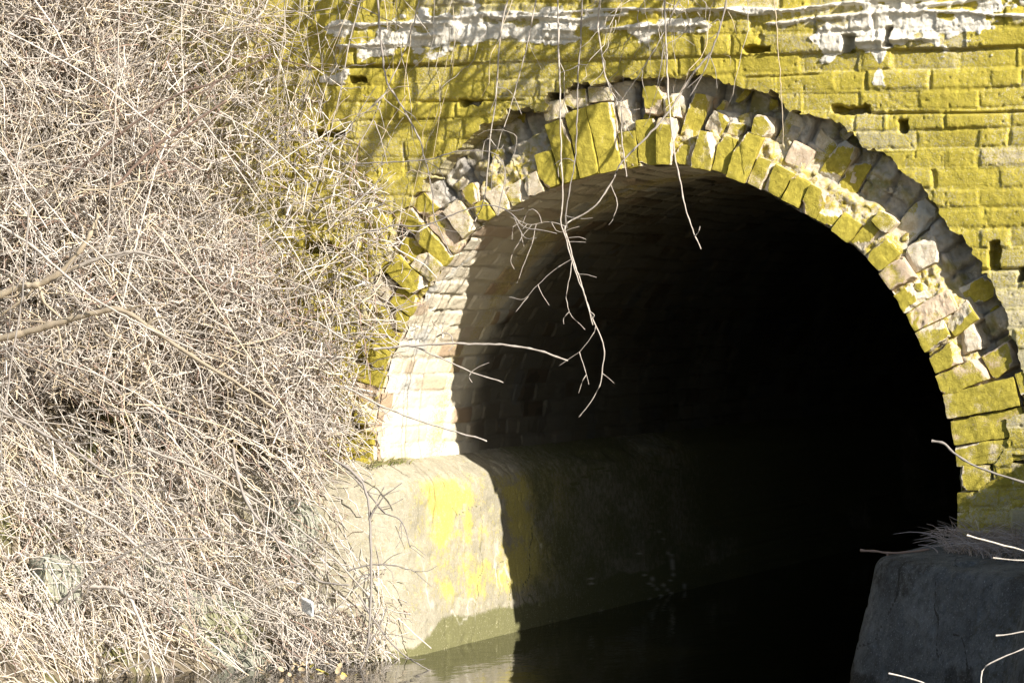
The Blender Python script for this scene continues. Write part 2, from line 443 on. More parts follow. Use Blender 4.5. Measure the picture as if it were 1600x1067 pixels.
    ea = ca[uv].copy(); ea[:, 0] *= .55; eb = cb[uv].copy()
    ca1 = np.vstack([ca1]+[ea]*4); cb1 = np.vstack([cb1]+[eb]*4)
    m = m0[ed]
    for j in range(3):
        o = base+j*nv; sk.append(np.stack([o+m[:, 1], o+m[:, 0], o+nv+m[:, 0], o+nv+m[:, 1]], 1))
    mesh_obj('brick_face', rel(c1), [f1]+sk, M_FACE, bridge, {'ca': ca1, 'cb': cb1})
    u2, f2 = sub(quads[keep & lq])
    mesh_obj('lime_crust', rel(co[u2]), f2, M_LIME, bridge, {'ca': ca[u2]*[.35, .3, 1], 'cb': cb[u2]})
facade()

def vault():
    s = np.concatenate([np.arange(0, .5, .02), np.arange(.5, S0+.2, .012), np.arange(S0+.2, S0+1.6, .009), np.arange(S0+1.6, S1+.1, .0055), np.arange(S1+.1, PL, .02), [PL]])
    y = np.concatenate([np.arange(.02, 1.9, .006), np.arange(1.9, 4.5, .02), np.arange(4.5, 16.1, .1)])
    S, Y = np.meshgrid(s, y, indexing='ij'); a = S.ravel(); b = Y.ravel()
    h, mort, r1, r2 = brick_height(b, a, CH, S1, 5, .24, .010, .009)
    h += (fbm(a*1.5, b*1.5, 140, 3)-.5)*.03+(fbm(a*30, b*22, 141, 4, .6)-.5)*.007
    h -= ss(.6, .75, fbm(a*6, b*5, 142, 4))*(fbm(a*60, b*60, 143, 3))*.012
    # ragged front ends of the courses
    P = PF(a); N = PN(a)
    yy = b.copy(); front = ss(.3, .02, b); yy = b+front*.05*_h(np.floor((a-S1)/CH), a*0, a*0, 9)
    co = np.stack([P[:, 0]-N[:, 0]*h, yy, P[:, 1]-N[:, 1]*h], 1)
    # slightly sharper lichen strip near the mouth
    moss = .10+.75*(fbm(a*2.2, b*2.2, 144, 4)-.5)+.50*np.exp(-((b-.75)/.18)**2)*ss(.35, .6, fbm(a*3, b*5, 145, 4)+.12)
    moss = np.clip(moss, 0, 1)
    stain_shade = np.clip(.9*ss(.48, .66, fbm(a*3, b*3, 146, 5, .6)+.02*ss(.9, 1.6, b))*ss(.85, 1.1, b)+.74*ss(1.6, 5.5, b+(fbm(a*1.6, b*1.6, 148, 4)-.5)*1.4), 0, .88)  # dark stains, plus tunnel shade painted deeper with distance inward
    stain_shade = np.clip(stain_shade, .82*ss(.85, 1.25, b+(fbm(a*5, b*5, 149, 3)-.5)*.3), .88)  # painted shade that sets in at the edge of the sunlight
    stain_shade = stain_shade*(1-.22*ss(1.25, 1.8, P[:, 1])*ss(6, 2, b))
    lime = ss(.66, .74, fbm(a*5, b*4, 147, 4))*.8
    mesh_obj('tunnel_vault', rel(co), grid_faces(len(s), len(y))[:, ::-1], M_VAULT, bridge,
             {'ca': np.stack([moss, mort*.8, r1], 1), 'cb': np.stack([lime, stain_shade, r2], 1)})
    # unseen cap added to keep daylight out of the tunnel's far end
    n = 60; ss_ = np.linspace(0, PL, n); p = PF(ss_)
    c = np.vstack([np.stack([p[:, 0], np.full(n, 15.9), p[:, 1]], 1), np.stack([p[:, 0]*.0+CX, np.full(n, 15.9), p[:, 1]*0+.5], 1)])
    mesh_obj('light_stop_wall', rel(c), np.stack([np.arange(n-1), np.arange(1, n), n+np.arange(1, n), n+np.arange(n-1)], 1), M_SOIL, bridge)
vault()

def ring():
    s = np.arange(S0-.45, S1+.45, .006); r = np.arange(-.0, .56, .006)
    A, B = np.meshgrid(s, r, indexing='ij'); a = A.ravel(); b = B.ravel()
    P = PF(a); N = PN(a)
    x = P[:, 0]+N[:, 0]*b; z = P[:, 1]+N[:, 1]*b
    aw = a+(fbm(x*6, z*6, 150, 3)-.5)*.02
    row = np.floor((b+(fbm(x*7, z*7, 151, 2)-.5)*.03)/.115); k = np.floor(aw/.082)
    fa = aw/.082-k; q = _h(k, row, row*0, 21)
    j = np.minimum(fa, 1-fa)*.082
    joint = 1-ss(.003, .009, j+(fbm(x*50, z*50, 152, 2)-.5)*.006)
    y = .110-(q-.5)*.075+joint*.016+(fbm(x*9, z*9, 153, 4, .6)-.5)*.11+(fbm(x*38, z*38, 154, 4, .6)-.5)*.030
    inner = ss(.04, -.02, b-.17-(fbm(x*9, z*9, 155, 4)-.5)*.22)
    y = y*(1-inner)+inner*(.040+.10*np.clip(b-.08, 0, .2)+(fbm(x*25, z*25, 156, 5, .65)-.5)*.06)
    y += ss(.42, .5, b)*.03
    return mesh_obj('arch_ring', rel(np.stack([x, y, z], 1)), grid_faces(len(s), len(r)), M_CORE, bridge,
                    {'ca': np.stack([joint*(1-inner), inner, _h(k, row, row*0, 22)], 1)})
RING = ring()

def rough_block(hx, hy, hz, res, rr, chips, amp, rg, seed):
    """rounded, chipped block centred on 0 with half sizes h"""
    h = np.array([hx, hy, hz]); V = []; F = []; off = 0
    for ax in range(3):
        u, v = [(1, 2), (2, 0), (0, 1)][ax]
        nu = max(3, int(2*h[u]/res)+1); nv = max(3, int(2*h[v]/res)+1)
        for sg in (-1, 1):
            a, b = np.meshgrid(np.linspace(-h[u], h[u], nu), np.linspace(-h[v], h[v], nv), indexing='ij')
            p = np.zeros((nu*nv, 3)); p[:, ax] = sg*h[ax]; p[:, u] = a.ravel(); p[:, v] = b.ravel()
            f = grid_faces(nu, nv); V.append(p); F.append((f if sg > 0 else f[:, ::-1])+off); off += nu*nv
    p = np.vstack(V); f = np.vstack(F)
    key = np.round(p*1e5).astype(np.int64); _, first, inv = np.unique(key, axis=0, return_index=True, return_inverse=True)
    p = p[first]; f = inv.ravel()[f]
    inner = np.clip(p, -(h-rr), h-rr); d = p-inner; l = np.linalg.norm(d, axis=1, keepdims=True); p = np.where(l > 1e-9, inner+d/np.maximum(l, 1e-9)*rr, p)
    chip = np.zeros(len(p))
    for _ in range(chips):
        n = rg.normal(0, 1, 3)*np.array([1, .9, 1])/h; n /= np.linalg.norm(n)
        lim = np.abs(n) @ h*rg.uniform(.62, .92)
        e = p@n-lim+(fbm3(p*50+seed, 3, 2)-.5)*.012
        m = e > 0; p[m] -= np.outer(e[m], n); chip[m] = 1
    p = p+(np.stack([fbm3(p*25+seed, 1), fbm3(p*25+seed+9, 2), fbm3(p*25+seed+5, 4)], 1)-.5)*amp
    return p, f, chip

def arch_bricks():
    rg = np.random.default_rng(11); n = 0
    def put(s, r0, r1, wdt, y0, y1, moss, cold, tilt, chips, name='arch_brick'):
        nonlocal n
        hx = wdt/2; hz = (r1-r0)/2; hy = (y1-y0)/2
        p, f, chip = rough_block(hx, hy, hz, .0075, .003, chips, .011, rg, n*3.7)
        front = np.clip((-p[:, 1]/hy-.45)*3, 0, 1)*(1-.7*chip)
        mo = np.clip(moss*(.12+.95*front), 0, 1)
        P = PF(np.array([s]))[0]; N = PN(np.array([s]))[0]; T = np.array([N[1], -N[0]])
        c = P+N*(r0+r1)/2
        ct, st = math.cos(tilt), math.sin(tilt)
        x = p[:, 0]*ct-p[:, 2]*st; z = p[:, 0]*st+p[:, 2]*ct
        # wedge shape follows the arch
        x = x*(1+.75*((r0+r1)/2+z)/1.2)
        ry = rg.normal(0, .05); yl = p[:, 1]+x*ry+z*rg.normal(0, .05)
        co = np.stack([T[0]*x+N[0]*z, yl, T[1]*x+N[1]*z], 1)
        o = mesh_obj(name, co, f, M_ARCH, RING, smooth=False, attrs={'ca': np.stack([mo, chip, np.full(len(p), cold)], 1)})
        o.location = (c[0]-CX, (y0+y1)/2, c[1]); n += 1
    s = S0-.30
    first = True
    while s < S1+.06:
        ph = (s-S0)/(S1-S0)*180
        wd = rg.uniform(.062, .084) if ph > 45 else rg.uniform(.074, .096)
        c = s+wd/2; jt = rg.uniform(.001, .006)
        moss = rg.choice([.9, .8, .65, .4], p=[.4, .25, .2, .15])
        if ph < 14:           # toothed jamb, nearly flush and wide
            L = rg.choice([.12, .20, .27]); put(c, -.006, L, wd, rg.uniform(-.004, .012), .16, .70, .2, rg.normal(0, .03), 2)
            if L < .28: put(c+rg.normal(0, .006), L+.012, .40, wd, rg.uniform(.0, .06), .16, .6, .4, rg.normal(0, .04), 3)
        elif 94 < ph < 107:   # long mossy bricks still in place near the crown
            L = rg.uniform(.20, .27); put(c, -.004, L, wd, rg.uniform(.0, .02), .16, .85, .0, rg.normal(0, .03), 2)
            if rg.random() < .7: put(c, L+.01, L+.08, wd, rg.uniform(.02, .05), .16, .5, .3, rg.normal(0, .1), 4)
        elif 112 < ph < 122:  # hollow, low stubs with bare broken tops
            L = rg.uniform(.05, .10); put(c, -.004, L, wd, rg.uniform(.01, .04), .16, .4, .0, rg.normal(0, .06), 4)
        else:
            L = rg.choice([.08, .11, .14, .18], p=[.25, .35, .25, .15]); yf = rg.uniform(-.006, .030)
            put(c, -.006+rg.uniform(0, .012), L, wd, yf, .16, moss, .0, rg.normal(0, .03), 4)
            g = rg.random()
            if g < .58: put(c+rg.normal(0, .014), L+.003, L+rg.uniform(.06, .13), wd*rg.uniform(.8, 1.05), rg.uniform(.005, .06), .17, rg.choice([.85, .6, .3]), .2, rg.normal(0, .10), 7)
            elif g < .78: put(c+rg.normal(0, .01), L+.006, min(.34, L+.2), wd, rg.uniform(.06, .10), .17, rg.choice([.75, .5, .2]), .8, rg.normal(0, .06), 7)
        s += wd+jt
arch_bricks()
def rubble():
    # broken ends, mortar lumps and chips left between the bricks of the ring
    rg = np.random.default_rng(13); V = []; F = []; A = []; off = 0
    for i in range(110):
        s_ = rg.uniform(S0+.1, S1); b = rg.uniform(.05, .36); far = ss(.10, .30, np.array([b]))[0]
        P = PF(np.array([s_]))[0]; N = PN(np.array([s_]))[0]; T = np.array([N[1], -N[0]])
        hx, hz = rg.uniform(.008, .030), rg.uniform(.010, .038); hy = rg.uniform(.02, .04)
        p, f, chip = rough_block(hx, hy, hz, .006, .004, 9, .016, rg, i*2.1)
        a = rg.normal(0, .7); x = p[:, 0]*math.cos(a)-p[:, 2]*math.sin(a); z = p[:, 0]*math.sin(a)+p[:, 2]*math.cos(a)
        yc = .055+.085*far+rg.uniform(-.012, .03)+hy*.5; c = P+N*b
        V.append(np.stack([c[0]+T[0]*x+N[0]*z, yc+p[:, 1], c[1]+T[1]*x+N[1]*z], 1)); F.append(f+off); off += len(p)
        m = rg.choice([.95, .8, .55, .3]); A.append(np.stack([np.full(len(p), m)*np.clip(-p[:, 1]/hy, .2, 1), chip, np.full(len(p), .7*far)], 1))
    o = mesh_obj('brick_rubble', rel(np.vstack(V)), np.vstack(F), M_ARCH, bridge, {'ca': np.vstack(A)}, smooth=False)
    tag(o, kind='stuff')
rubble()

# coping and parapet top, above the picture
co_, f_, _ = rough_block(5.5, .22, .07, .12, .01, 0, .004, np.random.default_rng(1), 1)
cp = mesh_obj('coping', co_, f_, M_COPE, bridge); cp.location = (-.5-CX, .17, 3.385)

# ------------------------------------------------------------------ swept concrete plinths
def sweep(name, path, section, mat, attr_fn, label, noise=.01):
    path = np.array(path); seg = np.linalg.norm(np.diff(path, axis=0), axis=1); cs = np.concatenate([[0], np.cumsum(seg)])
    st = [0.]
    while st[-1] < cs[-1]:
        q = np.interp(st[-1], cs, path[:, 1]); st.append(st[-1]+(.0075 if q < 1.6 else .05 if q < 4 else .3))
    st = np.array(st); fine = np.arange(-.5, cs[-1]+.5, .01)
    px = np.interp(fine, cs, path[:, 0]); py = np.interp(fine, cs, path[:, 1])
    d0 = path[1]-path[0]; d0 /= np.linalg.norm(d0); d1 = path[-1]-path[-2]; d1 /= np.linalg.norm(d1)
    m = fine < 0; px[m] = path[0, 0]+d0[0]*fine[m]; py[m] = path[0, 1]+d0[1]*fine[m]
    m = fine > cs[-1]; px[m] = path[-1, 0]+d1[0]*(fine[m]-cs[-1]); py[m] = path[-1, 1]+d1[1]*(fine[m]-cs[-1])
    return st, fine, px, py

def plinth(name, path, corner_r, section, side, mat, attr_fn, noise=.005):
    st, fine, px, py = sweep(name, path, section, mat, attr_fn, None)
    k = np.hanning(int(corner_r/.01)*2+3); k /= k.sum(); pad = len(k)//2
    px = np.convolve(np.pad(px, pad, mode='edge'), k, 'valid'); py = np.convolve(np.pad(py, pad, mode='edge'), k, 'valid')
    dx = np.gradient(px); dy = np.gradient(py); l = np.hypot(dx, dy)
    X = np.interp(st, fine, px); Y = np.interp(st, fine, py)
    nx = np.interp(st, fine, dy/l)*side; ny = np.interp(st, fine, -dx/l)*side
    sec = np.array(section); sl = np.concatenate([[0], np.cumsum(np.hypot(*np.diff(sec, axis=0).T))])
    sp = np.arange(0, sl[-1], .0075); k2 = np.hanning(7); k2 /= k2.sum()
    su = np.interp(sp, sl, sec[:, 0]); sz = np.interp(sp, sl, sec[:, 1])
    su = np.convolve(np.pad(su, 3, mode='edge'), k2, 'valid'); sz = np.convolve(np.pad(sz, 3, mode='edge'), k2, 'valid')
    A, B = np.meshgrid(np.arange(len(st)), np.arange(len(sp)), indexing='ij'); A = A.ravel(); B = B.ravel()
    g = st[A]; q = sp[B]
    bump = (fbm(g*3, q*3, 160, 4)-.5)*noise*1.6+(fbm(g*26, q*26, 161, 4, .6)-.5)*noise*.5-ss(.7, .8, fbm(g*11, q*11, 162, 2))*.006-ss(.68, .8, fbm(g*45, q*45, 164, 2))*.004
    chipd = ss(.55, .75, fbm(g*8, g*0, 163, 3))*.02*np.exp(-((q-sl[np.argmax(sec[:, 0] > .1)])/.04)**2)
    chipd = chipd*(1.8 if side > 0 else 1)
    off = su[B]+bump-chipd; z = sz[B]+bump*.4-chipd*.6
    x = X[A]+nx[A]*off; y = Y[A]+ny[A]*off
    co = np.stack([x, y, z], 1)
    f = grid_faces(len(st), len(sp))
    if side < 0: f = f[:, ::-1]
    return mesh_obj(name, co, f, mat, None, {'ca': attr_fn(x, y, z, g, q)})

def a_left(x, y, z, g, q):
    yw = y+(fbm(y*5, z*5, 184, 5, .6)-.5)*.45
    yel = ss(.0, .40, yw)*ss(2.2, 1.0, y)*(.42+.62*ss(.34, .50, fbm(y*3.2, z*7, 170, 6, .65)))*ss(.16, .30, z)*(1-.75*ss(.50, .66, fbm(y*4+3, z*4, 171, 5, .6)))
    yel = yel*ss(.76, .70, z)+.12*fbm(x*4, y*4, 172, 3)
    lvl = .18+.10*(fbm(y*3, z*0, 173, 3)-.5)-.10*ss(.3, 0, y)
    wet_shade = ss(lvl+.03, lvl-.05, z)*.9+.9*ss(.40, .6, fbm(y*1.6, z*1.2, 176, 4)+.1*ss(1.2, 3, y))*ss(1.2, 5, y)  # damp foot at the waterline, plus painted darkening deep inside
    wet_shade = np.maximum(wet_shade, ss(.95, 1.5, y+.25*(fbm(y*4, z*4, 177, 4)-.5))*(.34+.4*fbm(y*3, z*5, 178, 4)))  # tunnel shade painted into this channel from the sun's edge inward
    wet_shade = np.maximum(wet_shade, .9*np.exp(-((fbm(g*1.1, q*1.3, 185, 5)-.5)/.0022)**2))
    n = fbm(y*2.5, z*2.5, 174, 5); white = np.exp(-((n-.5)/.006)**2)*.8*ss(.6, .2, z)*ss(.45, .6, fbm(y*2, z*2, 175, 2))
    return np.stack([np.clip(yel, 0, 1), np.clip(wet_shade, 0, 1), white], 1)
left_sec = [(-.25, .845), (-.02, .825), (0.03, .805), (.12, .752), (.15, .715), (.160, .66), (.175, .40), (.205, .06), (.23, -.35)]
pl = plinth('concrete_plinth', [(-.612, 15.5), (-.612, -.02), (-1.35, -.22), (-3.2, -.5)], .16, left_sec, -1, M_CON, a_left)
tag(pl, 'sunlit concrete footing with yellow lichen under the left side of the tunnel', 'footing')

def a_right(x, y, z, g, q):
    yel = .35*ss(.5, .7, fbm(g*3, q*3, 180, 4)); wet_shade = .5*ss(.3, .05, z)*fbm(g*3, q*3, 181, 3)+.95*np.exp(-((fbm(g*1.4, q*.8, 186, 5)-.5)/.003)**2)+.5*ss(.5, .7, fbm(g*4, q*4, 187, 4))
    white = ss(.74, .82, fbm(g*70, q*70, 182, 2))*.3*ss(.5, .7, fbm(g*3, q*3, 183, 2))
    return np.stack([yel, wet_shade, white], 1)
right_sec = [(-.30, .585), (-.04, .562), (.12, .545), (.205, .530), (.225, .505), (.245, .40), (.36, -.05), (.44, -.35)]
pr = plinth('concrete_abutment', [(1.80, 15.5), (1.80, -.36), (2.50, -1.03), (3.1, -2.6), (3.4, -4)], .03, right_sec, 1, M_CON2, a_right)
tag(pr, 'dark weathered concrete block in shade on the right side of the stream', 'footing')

# ------------------------------------------------------------------ ground and water
def terrain(name, xs, ys, hf, mat, label):
    X, Y = np.meshgrid(xs, ys, indexing='ij'); x = X.ravel(); y = Y.ravel()
    o = mesh_obj(name, np.stack([x, y, hf(x, y)], 1), grid_faces(len(xs), len(ys)), mat)
    return tag(o, label, 'ground', kind='structure')
def bankL(x, y):
    e = -.78-.42*ss(-.3, -1.4, y)+.10*(fbm(y*2, y*0, 190, 2)-.5)-.35*ss(-2, -6, y)
    d = e-x
    return -.30+.34*ss(-.18, .0, d)+.90*np.clip(d, 0, 1.2)+.85*np.clip(d-1.2, 0, 1.6)+(fbm(x*5, y*5, 191, 4)-.5)*.12
def h_left(x, y): return np.where(x < 1, bankL(x, y), -.35)+0.0
def xw(y): return np.interp(-y, [-1, .36, 1.03, 2.6, 4, 12, 40], [1.72, 1.77, 2.46, 3.03, 3.3, 4.0, 5.0])
def h_right(x, y):
    d = x-xw(y)
    top = .53+.72*ss(2.42, 2.72, x)*ss(-2.9, -1.9, y)*ss(.2, -.0, y*0)+.25*ss(3, 4.5, x)*ss(-3.2, -2, y)
    top = np.where(y < -2.4, np.maximum(top-.75*ss(-2.4, -4.5, y), .12), top)
    return np.where(d > 0, top+(fbm(x*6, y*6, 195, 4)-.5)*.07, -.35+.3*ss(-.3, 0, d))
terrain('stream_bank', np.concatenate([np.arange(-40, -4, 1.), np.arange(-4, -.3, .03), [-.2, 0.3]]), np.concatenate([np.arange(-40, -4, 1.), np.arange(-4, .06, .03)]), h_left, M_SOIL, 'brown soil bank under the bramble thicket')
terrain('grass_bank', np.concatenate([[1.3, 1.6], np.arange(1.66, 4, .03), np.arange(4, 40, 1.)]), np.concatenate([np.arange(-40, -4, 1.), np.arange(-4, .06, .03)]), h_right, M_TURF, 'dry grass bank on the right side of the stream')
terrain('embankment', np.linspace(-40, 40, 40), np.concatenate([[.3, .5], np.arange(1, 40, 2.)]), lambda x, y: 3.30+(fbm(x*.5, y*.5, 199, 3)-.5)*.2, M_TURF, 'turf on top of the bridge')
terrain('stream_bed', np.linspace(-8, 8, 30), np.linspace(-40, 16, 60), lambda x, y: -.36+(fbm(x*2, y*2, 200, 3)-.5)*.05, M_SOIL, 'muddy bed of the stream')
wt = mesh_obj('water', np.array([(-8, -40, .055), (8, -40, .055), (8, 15.9, .055), (-8, 15.9, .055)]), np.array([[0, 1, 2, 3]]), M_WATER)
tag(wt, 'still dark water of the stream running into the tunnel', 'water', kind='structure')

# ------------------------------------------------------------------ stems
def tubes(paths, radii, sides=4):
    """paths (K,n,3), radii (K,n) -> co, faces"""
    K, n, _ = paths.shape
    d = np.gradient(paths, axis=1); d /= np.linalg.norm(d, axis=2, keepdims=True)+1e-9
    ref = np.where(np.abs(d[..., 2:3]) > .9, np.array([1., 0, 0]), np.array([0, 0, 1.]))
    a = np.cross(d, ref); a /= np.linalg.norm(a, axis=2, keepdims=True)+1e-9; b = np.cross(d, a)
    ang = np.arange(sides)*2*math.pi/sides
    co = paths[:, :, None, :]+radii[:, :, None, None]*(np.cos(ang)[None, None, :, None]*a[:, :, None, :]+np.sin(ang)[None, None, :, None]*b[:, :, None, :])
    idx = np.arange(K*n*sides).reshape(K, n, sides); nx = np.roll(idx, -1, axis=2)
    f = np.stack([idx[:, :-1], nx[:, :-1], nx[:, 1:], idx[:, 1:]], -1).reshape(-1, 4)
    fs = [f]
    if sides == 4: fs.append(np.concatenate([idx[:, 0, ::-1], idx[:, -1]], 0))
    return co.reshape(-1, 3), fs

def spline(pts, n):
    p = np.array(pts, float); m = len(p)
    p = np.vstack([2*p[0]-p[1], p, 2*p[-1]-p[-2]])
    t = np.linspace(0, m-1-1e-6, n); i = t.astype(int); u = (t-i)[:, None]
    a, b, c, d = p[i], p[i+1], p[i+2], p[i+3]
    return .5*(2*b+(c-a)*u+(2*a-5*b+4*c-d)*u*u+(3*b-a-3*c+d)*u**3)

PALE = np.array([.68, .615, .53]); GREY = np.array([.42, .385, .345]); BROWN = np.array([.32, .22, .17]); STRAW = np.array([.72, .60, .42])

def px_path(pts, y, y2=None):
    y2 = y if y2 is None else y2
    return [W(p[0], p[1], y+(y2-y)*i/max(1, len(pts)-1)) for i, p in enumerate(pts)]

STEM_PTS = {}
def stem_mesh(name, pts, r0, r1, colr, parent=None, kink=.0014, base=(0, 0, 0), sides=6, nodes=True):
    L = sum(np.linalg.norm(np.array(pts[i+1])-np.array(pts[i])) for i in range(len(pts)-1))
    n = max(5, int(L/.018)); p = spline(pts, n)
    sd = rng.integers(1e6)
    p = p+(np.stack([fbm3(p*9+sd, 1, 3), fbm3(p*9+sd, 2, 3), fbm3(p*9+sd, 3, 3)], 1)-.5)*kink*6
    p = p+(np.stack([vn3(p*38+sd, 4), vn3(p*38+sd, 5), vn3(p*38+sd, 6)], 1)-.5)*.0055
    STEM_PTS[name] = p
    r = np.linspace(r0, r1, n)*(1+.25*(rng.random(n)-.5))
    if nodes:
        r[::max(3, n//9)] *= 1.35
    co, fs = tubes(p[None], r[None], sides)
    fs = [fs[0]]; e = np.arange(sides)
    co = np.vstack([co, p[-1:]+(p[-1:]-p[-2:-1])*.3]); k = len(co)-1; last = (n-1)*sides+e
    fs.append(np.stack([last, np.roll(last, -1), np.full(sides, k)], 1))
    c = np.tile(colr*rng.uniform(.9, 1.1), (len(co), 1))
    return mesh_obj(name, rel(co, base), fs, M_STEM, parent, {'ca': c})

def vine(name, pts, y, r0, r1, colr, label, group=None, twigs=(), y2=None, cat='vine', part='side_twig'):
    P = px_path(pts, y, y2)
    if cat == 'vine': r0 *= .56; r1 *= .64
    colr = colr*.62
    o = stem_mesh(name, P, r0, r1, colr, None)
    pool = [STEM_PTS[name]]
    for t in twigs:
        q = [W(p[0], p[1], y) for i, p in enumerate(t)]
        al = np.vstack(pool); j = np.argmin(np.linalg.norm(al-q[0], axis=1)); sh = al[j]-q[0]
        q = [v+sh-np.array([0, .006*(i > 0), 0]) for i, v in enumerate(q)]
        stem_mesh(part, q, r1*.85, r1*.5, colr, o, .0012)
        pool.append(STEM_PTS[part])
    return tag(o, label, cat, group)

vine('hanging_vine', [(1110, 84), (1078, 122), (1050, 168), (1010, 215), (972, 252), (953, 290), (925, 325), (884, 352), (892, 388), (902, 425), (910, 452), (926, 500), (943, 537), (941, 572), (936, 602), (918, 634), (904, 651)], -.16, .0075, .0026, PALE,
     'thick vine curving down from the crown, branching in front of the dark tunnel', None,
     [[(886, 352), (860, 345), (832, 350), (802, 338)], [(896, 405), (868, 422), (842, 446), (820, 468), (797, 464)], [(842, 448), (850, 464), (859, 479)], [(826, 466), (814, 484), (809, 491)],
      [(897, 405), (894, 432), (888, 462), (893, 490), (916, 514)], [(927, 512), (924, 524), (905, 548), (872, 573)], [(905, 550), (914, 578), (919, 600)], [(913, 590), (906, 606), (902, 618)], [(942, 583), (952, 589), (961, 597)],
      [(903, 428), (918, 430), (931, 434)], [(889, 374), (902, 374), (916, 374)], [(892, 490), (884, 500), (884, 508)], [(832, 350), (816, 372), (800, 404), (806, 420)], [(842, 348), (836, 380), (824, 410), (812, 440)], [(826, 350), (818, 362), (822, 384)],
      [(850, 347), (846, 332), (832, 326), (820, 352)], [(862, 345), (870, 358), (884, 360), (905, 352)], [(812, 344), (800, 352), (798, 372)], [(932, 480), (940, 486), (936, 492)], [(955, 290), (966, 320), (960, 342), (952, 354)]])
vine('hanging_vine', [(871, -30), (873, 80), (875, 160), (877, 240), (879, 310), (876, 345), (884, 372), (893, 404), (905, 440), (917, 472), (927, 508)], -.20, .0055, .0028, PALE, 'straight pale vine hanging plumb in front of the arch left of the crown', None,
     [[(884, 372), (905, 370), (916, 374)], [(877, 250), (872, 262), (874, 275)]])
vine('hanging_vine', [(1037, -40), (1040, 60), (1044, 150), (1052, 225), (1063, 285), (1076, 340), (1094, 388)], -.26, .0065, .0032, PALE, 'single bare vine hanging over the crown of the arch and ending in the dark opening', None, [[(1088, 366), (1094, 360), (1098, 352)]])
vine('spider_thread_stem', [(1210, -30), (1214, 60), (1220, 140), (1224, 226)], -.10, .0018, .0012, STRAW, 'hair-thin straight straw hanging right of the crown', cat='straw')
vine('cut_cane', [(585, 546), (650, 539), (735, 537), (790, 539), (842, 548), (886, 563)], -.30, .0052, .0034, PALE, 'long straight cane reaching right from the thicket across the tunnel mouth', cat='cane')
vine('cut_cane', [(640, 538), (690, 560), (740, 582), (786, 598)], -.28, .0034, .0022, PALE, 'forked short cane poking from the thicket over the sunlit brick jamb', None, [[(738, 581), (752, 572), (766, 567)], [(738, 582), (736, 590), (741, 597)]], cat='cane')
vine('cut_cane', [(540, 604), (610, 640), (690, 668), (760, 688)], -.32, .0042, .0028, PALE, 'drooping cane ending just above the concrete ledge', cat='cane')
tops = [
 ([(589, -20), (594, 57), (604, 125), (631, 172), (655, 219), (665, 253), (675, 294), (680, 340), (706, 400)], -.18, .0075, .003, GREY, 'grey vine wriggling down the wall to the left end of the arch'),
 ([(799, -20), (782, 50), (776, 135), (766, 219), (758, 304), (735, 360)], -.14, .006, .0028, PALE, 'vine hanging from the top of the wall over the left haunch of the arch'),
 ([(911, -20), (905, 101), (901, 189), (898, 253), (884, 337), (886, 356)], -.12, .0055, .003, GREY, 'greyish vine hanging beside the plumb vine near the crown'),
 ([(940, -20), (935, 44), (948, 128), (969, 165), (972, 216), (980, 275)], -.16, .006, .0028, PALE, 'kinked vine that touches the crown bricks left of centre'),
 ([(1085, -40), (1062, 0), (1032, 60), (1004, 108), (969, 160)], -.18, .0045, .002, PALE, 'fine vine slanting down left onto the broken crown'),
 ([(842, -20), (824, 67), (807, 135), (787, 202), (770, 250)], -.15, .0045, .002, PALE, 'slanting vine left of the crown under the lime band'),
 ([(535, 256), (600, 254), (665, 250), (719, 236), (773, 241), (789, 270), (778, 335)], -.20, .0048, .0026, GREY, 'vine running level across the wall then bending down at the left haunch'),
 ([(555, 370), (612, 352), (644, 353), (676, 349), (710, 334), (747, 322), (779, 322), (804, 337), (820, 354), (868, 364)], -.22, .0058, .0028, GREY, 'snaking vine crossing the left shoulder of the arch into the opening'),
 ([(1140, -20), (1126, 40), (1110, 85), (1098, 118), (1078, 150)], -.20, .006, .003, GREY, 'dark vine dropping from the upper edge to the crown right of centre'),
 ([(660, -20), (640, 60), (600, 150), (560, 230), (520, 300)], -.24, .005, .003, PALE, 'long vine sweeping down left from the lime band into the thicket'),
 ([(570, -20), (548, 60), (530, 150), (505, 250), (480, 340)], -.30, .0045, .0026, PALE, 'upright vine on the wall just right of the thicket'),
 ([(186, -20), (184, 101), (180, 190), (174, 270), (168, 380)], -1.0, .0055, .004, PALE, 'tall upright pale stem in front of the upper thicket'),
 ([(46, 320), (36, 440), (22, 540), (6, 640), (-10, 700)], -1.1, .006, .005, GREY, 'tall grey stem slanting across the left edge of the thicket'),
]
for pts, y, r0, r1, c, lab in tops:
    tw = []
    for _ in range(4):
        i = rng.integers(1, len(pts)-1); p = np.array(pts[i], float); d = rng.normal(0, 1, 2); d[1] = abs(d[1])*1.2; d /= np.linalg.norm(d); L = rng.uniform(18, 60)
        q = rng.normal(0, 6, 2)
        tw.append([tuple(p), tuple(p+d*L*.5+q), tuple(p+d*L)])
    vine('hanging_vine', pts, y, r0, r1, c, lab, None, tw)

